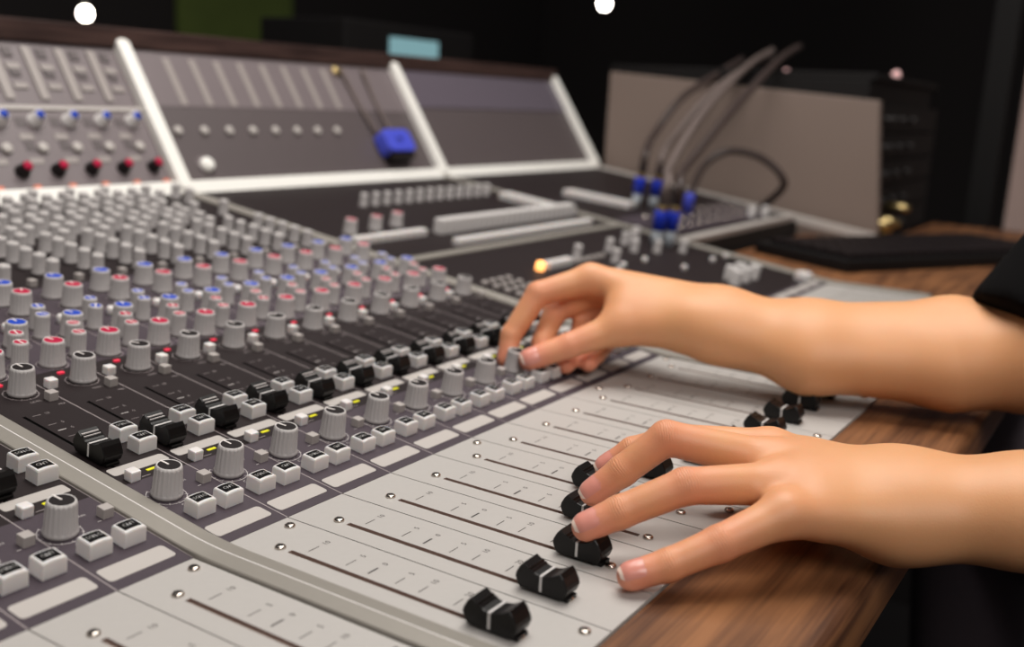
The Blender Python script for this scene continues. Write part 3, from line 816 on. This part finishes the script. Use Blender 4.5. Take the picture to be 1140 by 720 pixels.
class Field:
    """signed distance field on a regular grid (mm)"""
    def __init__(s, lo, hi, h):
        s.lo = np.array(lo, float); s.h = h
        s.n = np.ceil((np.array(hi) - s.lo) / h).astype(int) + 1
        s.d = np.full(s.n, 40.0, np.float32)

    def blank(s):
        o = Field.__new__(Field); o.lo = s.lo; o.h = s.h; o.n = s.n; o.d = np.full(s.n, 40.0, np.float32); return o

    def _win(s, lo, hi):
        a = np.clip(np.floor((lo - s.lo) / s.h).astype(int), 0, s.n - 1); b = np.clip(np.ceil((hi - s.lo) / s.h).astype(int) + 1, 1, s.n)
        if np.any(b <= a): return None
        ax = [s.lo[i] + s.h * np.arange(a[i], b[i]) for i in range(3)]
        return tuple(slice(a[i], b[i]) for i in range(3)), ax

    def cone(s, A, B, ra, rb, k=4.0, flat=None):
        """tapered capsule, blended in with radius k; flat = (axis, factor) squashes the section along an axis"""
        A, B = np.array(A, float), np.array(B, float); m = max(ra, rb) * (max(1.0, 1 / flat[1]) if flat else 1) + 2.5 * k + 6
        w = s._win(np.minimum(A, B) - m, np.maximum(A, B) + m)
        if w is None: return
        sl, ax = w
        X, Y, Z = np.meshgrid(*ax, indexing='ij', sparse=True)
        ab = B - A; L2 = ab @ ab + 1e-9
        t = np.clip(((X - A[0]) * ab[0] + (Y - A[1]) * ab[1] + (Z - A[2]) * ab[2]) / L2, 0, 1)
        dx, dy, dz = X - A[0] - t * ab[0], Y - A[1] - t * ab[1], Z - A[2] - t * ab[2]
        q = dx * dx + dy * dy + dz * dz
        if flat:
            n, fct = flat; n = np.array(n, float) / np.linalg.norm(n); pn = dx * n[0] + dy * n[1] + dz * n[2]
            q = q + pn * pn * (fct * fct - 1)
        d = (np.sqrt(q) - (ra + (rb - ra) * t)).astype(np.float32)
        s.smin(d, sl, k)

    def smin(s, d, sl, k):
        e = s.d[sl]
        hh = np.maximum(k - np.abs(e - d), 0) / max(k, 1e-6)
        s.d[sl] = np.minimum(e, d) - hh * hh * k * 0.25

    def merge(s, o, k):
        s.smin(o.d, (slice(None),) * 3, k)

    def carve(s, A, r, k):
        A = np.array(A, float); w = s._win(A - r - 3 * k, A + r + 3 * k)
        if w is None: return
        sl, ax = w; X, Y, Z = np.meshgrid(*ax, indexing='ij', sparse=True)
        d = (r - np.sqrt((X - A[0])**2 + (Y - A[1])**2 + (Z - A[2])**2)).astype(np.float32)
        e = s.d[sl]; hh = np.maximum(k - np.abs(e - d), 0) / k
        s.d[sl] = np.maximum(e, d) + hh * hh * k * 0.25

    def at(s, p):
        g = (np.array(p) - s.lo) / s.h; i = np.clip(np.floor(g).astype(int), 0, s.n - 2); f = g - i; r = 0
        for a in (0, 1):
            for b_ in (0, 1):
                for c in (0, 1):
                    r += s.d[i[0] + a, i[1] + b_, i[2] + c] * (f[0] if a else 1 - f[0]) * (f[1] if b_ else 1 - f[1]) * (f[2] if c else 1 - f[2])
        return r

    def surface(s):
        g = openvdb.FloatGrid(40.0); g.copyFromArray(np.ascontiguousarray(s.d), tolerance=0.0)
        p, q = g.convertToQuads(isovalue=0.0)
        return s.lo + s.h * np.array(p), np.array(q)


def unit(v): v = np.array(v, float); return v / np.linalg.norm(v)


def finger(F, J, k=2.0, pad=True):
    """J = list of (point, radius), tip first; phalanges with slight knuckle swellings"""
    for (a, ra), (c, rc) in zip(J[:-1], J[1:]): F.cone(a, c, ra, rc, k)


def jp(*a): return pd(a[0], a[1], a[2]), a[3]


# left hand: little, ring, middle, index, thumb (tip -> knuckle)
L_ = [[jp(703, 641, 414, 6.2), jp(744, 629, 415, 6.7), jp(801, 605, 418, 7.5), jp(874, 572, 427, 9.2)],
      [jp(653, 586, 438, 6.6), jp(690, 570, 438, 7.2), jp(763, 541, 439, 8.0), jp(866, 538, 449, 9.6)],
      [jp(660, 548, 473, 6.4), jp(693, 524, 471, 7.2), jp(742, 487, 468, 8.0), jp(858, 513, 470, 9.8)],
      [jp(676, 520, 508, 6.4), jp(704, 502, 506, 7.0), jp(752, 489, 500, 7.8), jp(858, 500, 494, 9.8)],
      [jp(800, 545, 498, 7.0), jp(845, 540, 505, 8.0), jp(905, 540, 500, 11.0)]]
LW = [pd(1000, 544, 466), pd(1000, 582, 440)]
LF = [pd(1145, 556, 448), pd(1145, 579, 430)]
LE = pd(1560, 600, 455)
FL = Field((20, -560, -25), (460, -60, 110), 1.5)
for f_, W_, rw, rm in ((L_[0], LW[1], 12.5, 9.2), (L_[1], (LW[0] + 2 * LW[1]) / 3, 12.5, 9.6), (L_[2], (2 * LW[0] + LW[1]) / 3, 12.5, 9.7), (L_[3], LW[0], 12.5, 9.6)):
    FL.cone(f_[3][0], W_, rm, rw, 16.0)
for a_, c_ in ((0, 1), (1, 2), (2, 3)):
    FL.cone((L_[a_][3][0] * 0.72 + L_[c_][3][0] * 0.72 + LW[0] * 0.28 + LW[1] * 0.28) / 2, (LW[0] + LW[1]) / 2, 9.0, 12, 16)
FL.cone(L_[4][2][0], LW[0], 11, 13, 12)
for i in (0, 1):
    FL.cone(LW[i], LF[i], 13.6, 16.0 if i else 15.4, 18.0); FL.cone(LF[i], LE, 16.0, 34, 18.0)
FL.cone((LW[0] + LW[1]) / 2, (LF[0] + LF[1]) / 2, 15, 17, 18)
for i, f_ in enumerate(L_):
    G = FL.blank(); finger(G, f_); FL.merge(G, 6.0 if i < 4 else 8.0)

# right hand
R5 = [[jp(655, 405, 722, 6.0), jp(664, 395, 735, 6.6), jp(684, 372, 762, 7.6), jp(712, 338, 762, 9.4)],
      [jp(630, 407, 720, 6.2), jp(639, 393, 733, 7.0), jp(650, 358, 758, 8.2), jp(695, 328, 755, 10.0)],
      [jp(605, 400, 724, 6.8), jp(603, 381, 732, 7.4), jp(618, 347, 750, 8.6), jp(675, 319, 748, 10.4)],
      [jp(564, 400, 724, 6.9), jp(569, 373, 727, 7.6), jp(599, 327, 730, 8.9), jp(657, 311, 735, 10.8)],
      [jp(590, 400, 704, 8.0), jp(632, 385, 706, 8.8), jp(690, 364, 711, 11.5)]]
RW = [pd(802, 350, 717), pd(802, 374, 700)]
RF = [pd(900, 367, 705), pd(900, 404, 682)]
RG = [pd(1060, 372, 690), pd(1060, 414, 668)]
RE = pd(1150, 398, 660)
FR = Field((290, -345, -30), (560, 130, 140), 1.5)
for f_, W_, rm in ((R5[0], RW[1], 9.4), (R5[1], (RW[0] + RW[1]) / 2, 10.2), (R5[2], (RW[0] + RW[1]) / 2, 10.6), (R5[3], RW[0], 10.8)):
    FR.cone(f_[3][0], W_, rm, 13.0, 16.0)
FR.cone(R5[4][2][0], pd(770, 362, 704), 11.5, 16, 14)
FR.cone(pd(770, 362, 704), RW[1], 16, 13, 14)
FR.cone(pd(700, 338, 722), RW[0], 11.5, 13, 14); FR.cone(pd(695, 352, 716), (RW[0] + RW[1]) / 2, 11.5, 15, 14)
for i in (0, 1):
    FR.cone(RW[i], RF[i], 13.5, 17.5, 18); FR.cone(RF[i], RG[i], 17.5, 22, 18); FR.cone(RG[i], RE, 22, 33, 18)
FR.cone((RW[0] + RW[1]) / 2, (RF[0] + RF[1]) / 2, 17.5, 21.5, 16); FR.cone((RF[0] + RF[1]) / 2, (RG[0] + RG[1]) / 2, 21.5, 27, 16)
for i, f_ in enumerate(R5):
    G = FR.blank(); finger(G, f_); FR.merge(G, 6.0 if i < 4 else 8.0)

# trunk, upper arms, neck and head (coarser)
SR, SL_ = np.array([610., -400, 300]), np.array([320., -590, 300])
CH = (SR + SL_) / 2 + np.array([10., -20, -40]); HIP = np.array([520., -620, -215])
NK = (SR + SL_) / 2 + np.array([0., 0, 55]); HD = NK + np.array([-35., 50, 125])
fd = unit((-0.55, 0.83, 0)); rd = unit((0.83, 0.55, 0))
TB = Field((150, -860, -330), (820, -200, 620), 6.0)
TB.cone(LE, SL_, 34, 46, 10); TB.cone(RE, SR, 34, 46, 10)
TB.cone(SR, SL_, 48, 48, 30); TB.cone(CH, HIP, 105, 110, 40, ((fd[0], fd[1], 0), 1.25))
TB.cone(CH - rd * 60, CH + rd * 60, 90, 90, 40, ((fd[0], fd[1], 0), 1.3))
TB.cone(NK - np.array([0, 0, 40]), HD - np.array([0, 0, 40]), 52, 48, 20)
TB.cone(HD + np.array([0, 0, 25]) - fd * 12, HD + np.array([0, 0, 25]) + fd * 12, 76, 72, 10); TB.cone(HD + fd * 18 - np.array([0, 0, 20]), HD + fd * 40 - np.array([0, 0, 62]), 58, 34, 20)
TB.cone(HD + fd * 82 + np.array([0, 0, 14]), HD + fd * 97 - np.array([0, 0, 16]), 6, 11, 8)
for sg in (-1, 1):
    TB.cone(HD + rd * sg * 74 + np.array([0, 0, 16]), HD + rd * sg * 74 - np.array([0, 0, 14]), 12, 9, 6, ((rd[0], rd[1], 0), 1.8))
    TB.carve(HD + fd * 84 + rd * sg * 30 + np.array([0, 0, 16]), 12, 8)
TB.cone(HD + fd * 72 - rd * 16 - np.array([0, 0, 44]), HD + fd * 72 + rd * 16 - np.array([0, 0, 44]), 7, 7, 5)

vs, fs, o_ = [], [], 0
for F in (FL, FR, TB):
    p, q = F.surface(); vs.append(p); fs.append(q + o_); o_ += len(p)
V = np.concatenate(vs); Q = np.concatenate(fs)
ORG = np.array([500., -480., -280.])
PR = thing('person', ORG, 'person in a black top, one hand on the faders and one turning a knob', 'person')
me = bpy.data.meshes.new('body'); me.from_pydata(((V - ORG) / 1000).tolist(), [], Q.tolist())
me.polygons.foreach_set('use_smooth', [True] * len(me.polygons))
# natural redness of fingertips, knuckles and outer edges, stored with the skin
red = np.zeros(len(V))
for H, rr in ((L_, 1.0), (R5, 1.0)):
    for i, f_ in enumerate(H):
        for j, (c, r) in enumerate(f_):
            a = (0.9, 0.4, 0.5, 0.2)[j] if i < 4 else (1.0, 0.6, 0.2)[j]
            dd = np.linalg.norm(V - c, axis=1); red = np.maximum(red, a * rr * np.clip(1.45 - dd / (r * 2.4), 0, 1))
at_ = me.attributes.new('flush', 'FLOAT', 'POINT'); at_.data.foreach_set('value', red.astype(np.float32))
jd = np.zeros(len(V)); jm = np.zeros(len(V))
for H, up_ in ((L_, np.array([0, 0, 1.0]) - 0.4 * CR[2]), (R5, np.array([0, 0, 1.0]) - 0.3 * CR[2])):
    for f_ in H:
        for j in range(1, len(f_) - 1):
            c, r = f_[j]; ax = unit(f_[j + 1][0] - f_[j - 1][0]); rel = V - c; al = rel @ ax; off = rel - al[:, None] * ax
            ro = np.linalg.norm(off, axis=1) + 1e-6; dn = unit(up_ - ax * (ax @ up_))
            msk = np.clip(1.6 - ro / r, 0, 1) * np.clip((off @ dn) / ro * 2.2 - 0.7, 0, 1) * np.exp(-(al / (3.6 if j == 2 else 2.4))**2)
            w_ = msk > jm; jd[w_] = al[w_]; jm[w_] = msk[w_]
for nm_, dat in (('crease_pos', jd), ('crease_mask', jm)):
    a_ = me.attributes.new(nm_, 'FLOAT', 'POINT'); a_.data.foreach_set('value', dat.astype(np.float32))
skin = mat('skin', (221, 161, 114), 0.46, noise=0.05, scale=35, sss=0.22, sss_r=0.006, bump=0.22, bscale=1400, spec=0.4)
nt = skin.node_tree; bs = nt.nodes['Principled BSDF']
src = bs.inputs['Base Color'].links[0].from_socket
an = nt.nodes.new('ShaderNodeAttribute'); an.attribute_name = 'flush'
mx = nt.nodes.new('ShaderNodeMix'); mx.data_type = 'RGBA'; mx.inputs[7].default_value = (*lin((225, 144, 116)), 1)
nt.links.new(an.outputs['Fac'], mx.inputs[0]); nt.links.new(src, mx.inputs[6]); nt.links.new(mx.outputs[2], bs.inputs['Base Color'])
bs.inputs['Subsurface Radius'].default_value = (1.0, 0.35, 0.18)
bpn = [n for n in nt.nodes if n.type == 'BUMP'][0]; fine = bpn.inputs['Height'].links[0].from_socket
a1 = nt.nodes.new('ShaderNodeAttribute'); a1.attribute_name = 'crease_pos'; a2 = nt.nodes.new('ShaderNodeAttribute'); a2.attribute_name = 'crease_mask'
tcn = [n for n in nt.nodes if n.type == 'TEX_COORD'][0]; wn = nt.nodes.new('ShaderNodeTexNoise'); wn.inputs['Scale'].default_value = 220; nt.links.new(tcn.outputs['Object'], wn.inputs['Vector'])


def mth(op, a, c):
    n = nt.nodes.new('ShaderNodeMath'); n.operation = op
    for k_, v_ in ((0, a), (1, c)):
        if v_ is None: continue
        if isinstance(v_, (int, float)): n.inputs[k_].default_value = v_
        else: nt.links.new(v_, n.inputs[k_])
    return n.outputs[0]


ph = mth('ADD', mth('MULTIPLY', a1.outputs['Fac'], 2.6), mth('MULTIPLY', wn.outputs['Fac'], 5.0))
wv = mth('POWER', mth('ABSOLUTE', mth('SINE', ph, None), None), 0.5)
ht = mth('ADD', mth('MULTIPLY', fine, 0.25), mth('MULTIPLY', mth('MULTIPLY', wv, a2.outputs['Fac']), 1.3))
nt.links.new(ht, bpn.inputs['Height']); bpn.inputs['Strength'].default_value = 0.75
me.materials.append(skin)
bo = part('body', me, PR, ORG)
sm = bo.modifiers.new('smooth', 'SMOOTH'); sm.factor = 0.5; sm.iterations = 3


# fingernails laid on the skin
def nail(F, tip, prev, dorsal, r, ln, wd, tag=None):
    ax = unit(tip - prev); dn = unit(dorsal - ax * (ax @ dorsal)); sd = np.cross(ax, dn)
    nu, nv = 12, 10; pts = []; idx = {}
    b = MB(); v = []; f = []; kinds = []
    for i in range(nu + 1):
        for j in range(nv + 1):
            u = i / nu; w = j / nv * 2 - 1
            sh = 1.0 if 0.18 < u < 0.86 else math.sqrt(max(0.0, 1 - ((0.18 - u) / 0.18 * 0.75 if u < 0.18 else (u - 0.86) / 0.14 * 0.72)**2))
            ang = w * wd * sh
            dirv = unit(dn * math.cos(ang) + sd * math.sin(ang))
            o = tip + ax * (r * 0.72 - ln * (1 - u))
            t = 3.0 * r
            for _ in range(40):
                q = o + dirv * t; dd = F.at(q)
                if dd < 0.05: break
                t -= max(0.06, dd * 0.8)
            edge = max(abs(w)**3, (1 - u)**6 if u < 0.5 else 0)
            p = o + dirv * (t - 0.12 + 0.42 * (1 - edge * 0.95) * min(1.0, u / 0.3)) + (ax * 0.5 if u > 0.95 else 0)
            v.append(p)
    for i in range(nu):
        for j in range(nv):
            a = i * (nv + 1) + j; f.append((a, a + 1, a + nv + 2, a + nv + 1)); kinds.append(i >= nu - 1)
    n0 = len(v)
    b.add(v, [q for q, k_ in zip(f, kinds) if not k_], MT['nail'], True)
    b.f += [q for q, k_ in zip(f, kinds) if k_]; kk = b.mi(MT['nail_tip']); b.m += [kk] * sum(kinds); b.sm += [True] * sum(kinds)
    b.v = [tuple(np.array(p) - ORG) for p in b.v]
    me = b.mesh('fingernail')
    o = part('fingernail', me, PR, ORG, label='glossy pink fingernail')


UPV = np.array([0., 0, 1]); TOC = -CR[2]
for f_, dv in ((L_[0], UPV + 0.5 * TOC), (L_[1], UPV + 0.55 * TOC), (L_[2], UPV + 0.45 * TOC - 0.2 * CR[0]), (L_[3], UPV + 0.2 * TOC - 0.2 * CR[0])):
    nail(FL, f_[0][0], f_[1][0], dv, f_[0][1], f_[0][1] * 1.75, 0.92)
nail(FR, R5[4][0][0], R5[4][1][0], TOC * 1.0 + UPV * 0.35 - 0.3 * CR[0], R5[4][0][1], 13, 0.85)
nail(FR, R5[3][0][0], R5[3][1][0], -CR[0] * 0.8 + CR[2] * 0.4, R5[3][0][1], 11, 0.85)

# clothing
SH = Field((150, -860, -330), (820, -180, 480), 5.0)
def along(a, c, t): return a + (c - a) * t
SH.cone(along(RE, SR, -0.1), along(RE, SR, 0.55), 54, 54, 4); SH.cone(along(RE, SR, 0.55), SR, 52, 58, 15)
SH.cone(along(LE, SL_, 0.3), SL_, 47, 58, 15)
SH.cone(SR, SL_, 58, 58, 30); SH.cone(CH, HIP, 115, 120, 40, ((fd[0], fd[1], 0), 1.22)); SH.cone(CH - rd * 60, CH + rd * 60, 100, 100, 40, ((fd[0], fd[1], 0), 1.28))
# open sleeve hems and neck
def cut_plane(F, p, n):
    X, Y, Z = np.meshgrid(*[F.lo[i] + F.h * np.arange(F.n[i]) for i in range(3)], indexing='ij', sparse=True)
    return ((X - p[0]) * n[0] + (Y - p[1]) * n[1] + (Z - p[2]) * n[2]).astype(np.float32)
hem = along(RE, SR, 0.02); nrm = unit(RE - SR)
near = cut_plane(SH, hem, nrm); X, Y, Z = np.meshgrid(*[SH.lo[i] + SH.h * np.arange(SH.n[i]) for i in range(3)], indexing='ij', sparse=True)
ball = np.sqrt((X - hem[0])**2 + (Y - hem[1])**2 + (Z - hem[2])**2) < 95
SH.d = np.where(ball, np.maximum(SH.d, near), SH.d).astype(np.float32)
p, q = SH.surface(); me = bpy.data.meshes.new('shirt'); me.from_pydata(((p - ORG) / 1000).tolist(), [], q.tolist()); me.materials.append(MT['shirt'])
me.polygons.foreach_set('use_smooth', [True] * len(me.polygons)); o = part('shirt', me, PR, ORG, label='black short-sleeved top')
sm = o.modifiers.new('smooth', 'SMOOTH'); sm.iterations = 2
TR = Field((280, -800, -800), (900, -40, -60), 6.0)
TR.cone(HIP + rd * 70, (800, -200, -150), 82, 68, 20); TR.cone(HIP - rd * 70, (510, -430, -200), 82, 62, 20); TR.cone(HIP - rd * 40, HIP + rd * 40, 118, 118, 30)
TR.cone((800, -200, -150), (800, -230, -640), 62, 42, 14); TR.cone((510, -430, -200), (510, -420, -640), 58, 42, 14)
p, q = TR.surface(); me = bpy.data.meshes.new('trousers'); me.from_pydata(((p - ORG) / 1000).tolist(), [], q.tolist()); me.materials.append(MT['trousers'])
me.polygons.foreach_set('use_smooth', [True] * len(me.polygons)); part('trousers', me, PR, ORG, label='grey trousers')
SHO = Field((330, -500, -760), (950, -20, -600), 5.0)
for q_ in ((800, -230, -640), (510, -420, -640)):
    a = np.array(q_, float); SHO.cone(a + (0, 0, -20), a + (0, 0, -70), 42, 38, 10); SHO.cone(a + (0, -10, -76), a + fd * 150 + (0, 0, -82), 36, 26, 10)
p, q = SHO.surface(); p[:, 2] = np.maximum(p[:, 2], -749); me = bpy.data.meshes.new('shoes'); me.from_pydata(((p - ORG) / 1000).tolist(), [], q.tolist()); me.materials.append(MT['cap_black']); part('shoes', me, PR, ORG)
HR = Field((200, -720, 250), (720, -300, 640), 5.0)
hc = HD + np.array([0, 0, 36]) - fd * 14
HR.cone(hc - fd * 14, hc + fd * 8, 86, 82, 8); HR.cone(hc - fd * 50 + (0, 0, -30), hc - fd * 62 + (0, 0, -150), 62, 48, 20)
nn = unit(fd * 0.8 - np.array([0, 0, 0.6])); HR.d = np.maximum(HR.d, cut_plane(HR, HD + fd * 38 + np.array([0, 0, 36]), nn)).astype(np.float32)
p, q = HR.surface(); me = bpy.data.meshes.new('hair'); me.from_pydata(((p - ORG) / 1000).tolist(), [], q.tolist()); me.materials.append(MT['hair']); part('hair', me, PR, ORG)

ST_ = thing('stool', (HIP[0], HIP[1], -750), 'round black studio stool the operator sits on', 'stool')
b = MB(); b.lathe([(150, 0), (180, 6), (185, 30), (170, 48), (120, 54)], MT['cap_black'], 36); part('seat', b.mesh('seat'), ST_, (HIP[0], HIP[1], -384))
b = MB(); b.lathe([(22, 0), (22, 330)], MT['chrome'], 20); part('column', b.mesh('column'), ST_, (HIP[0], HIP[1], -712))
b = MB(); b.lathe([(210, 0), (210, 14), (60, 40)], MT['chassis'], 36); part('base', b.mesh('base'), ST_, (HIP[0], HIP[1], -750))
if 0:
    for nm, H in (('L', L_), ('R', R5)):
        for f_ in H: print(nm, [np.round(c).tolist() for c, r in f_])
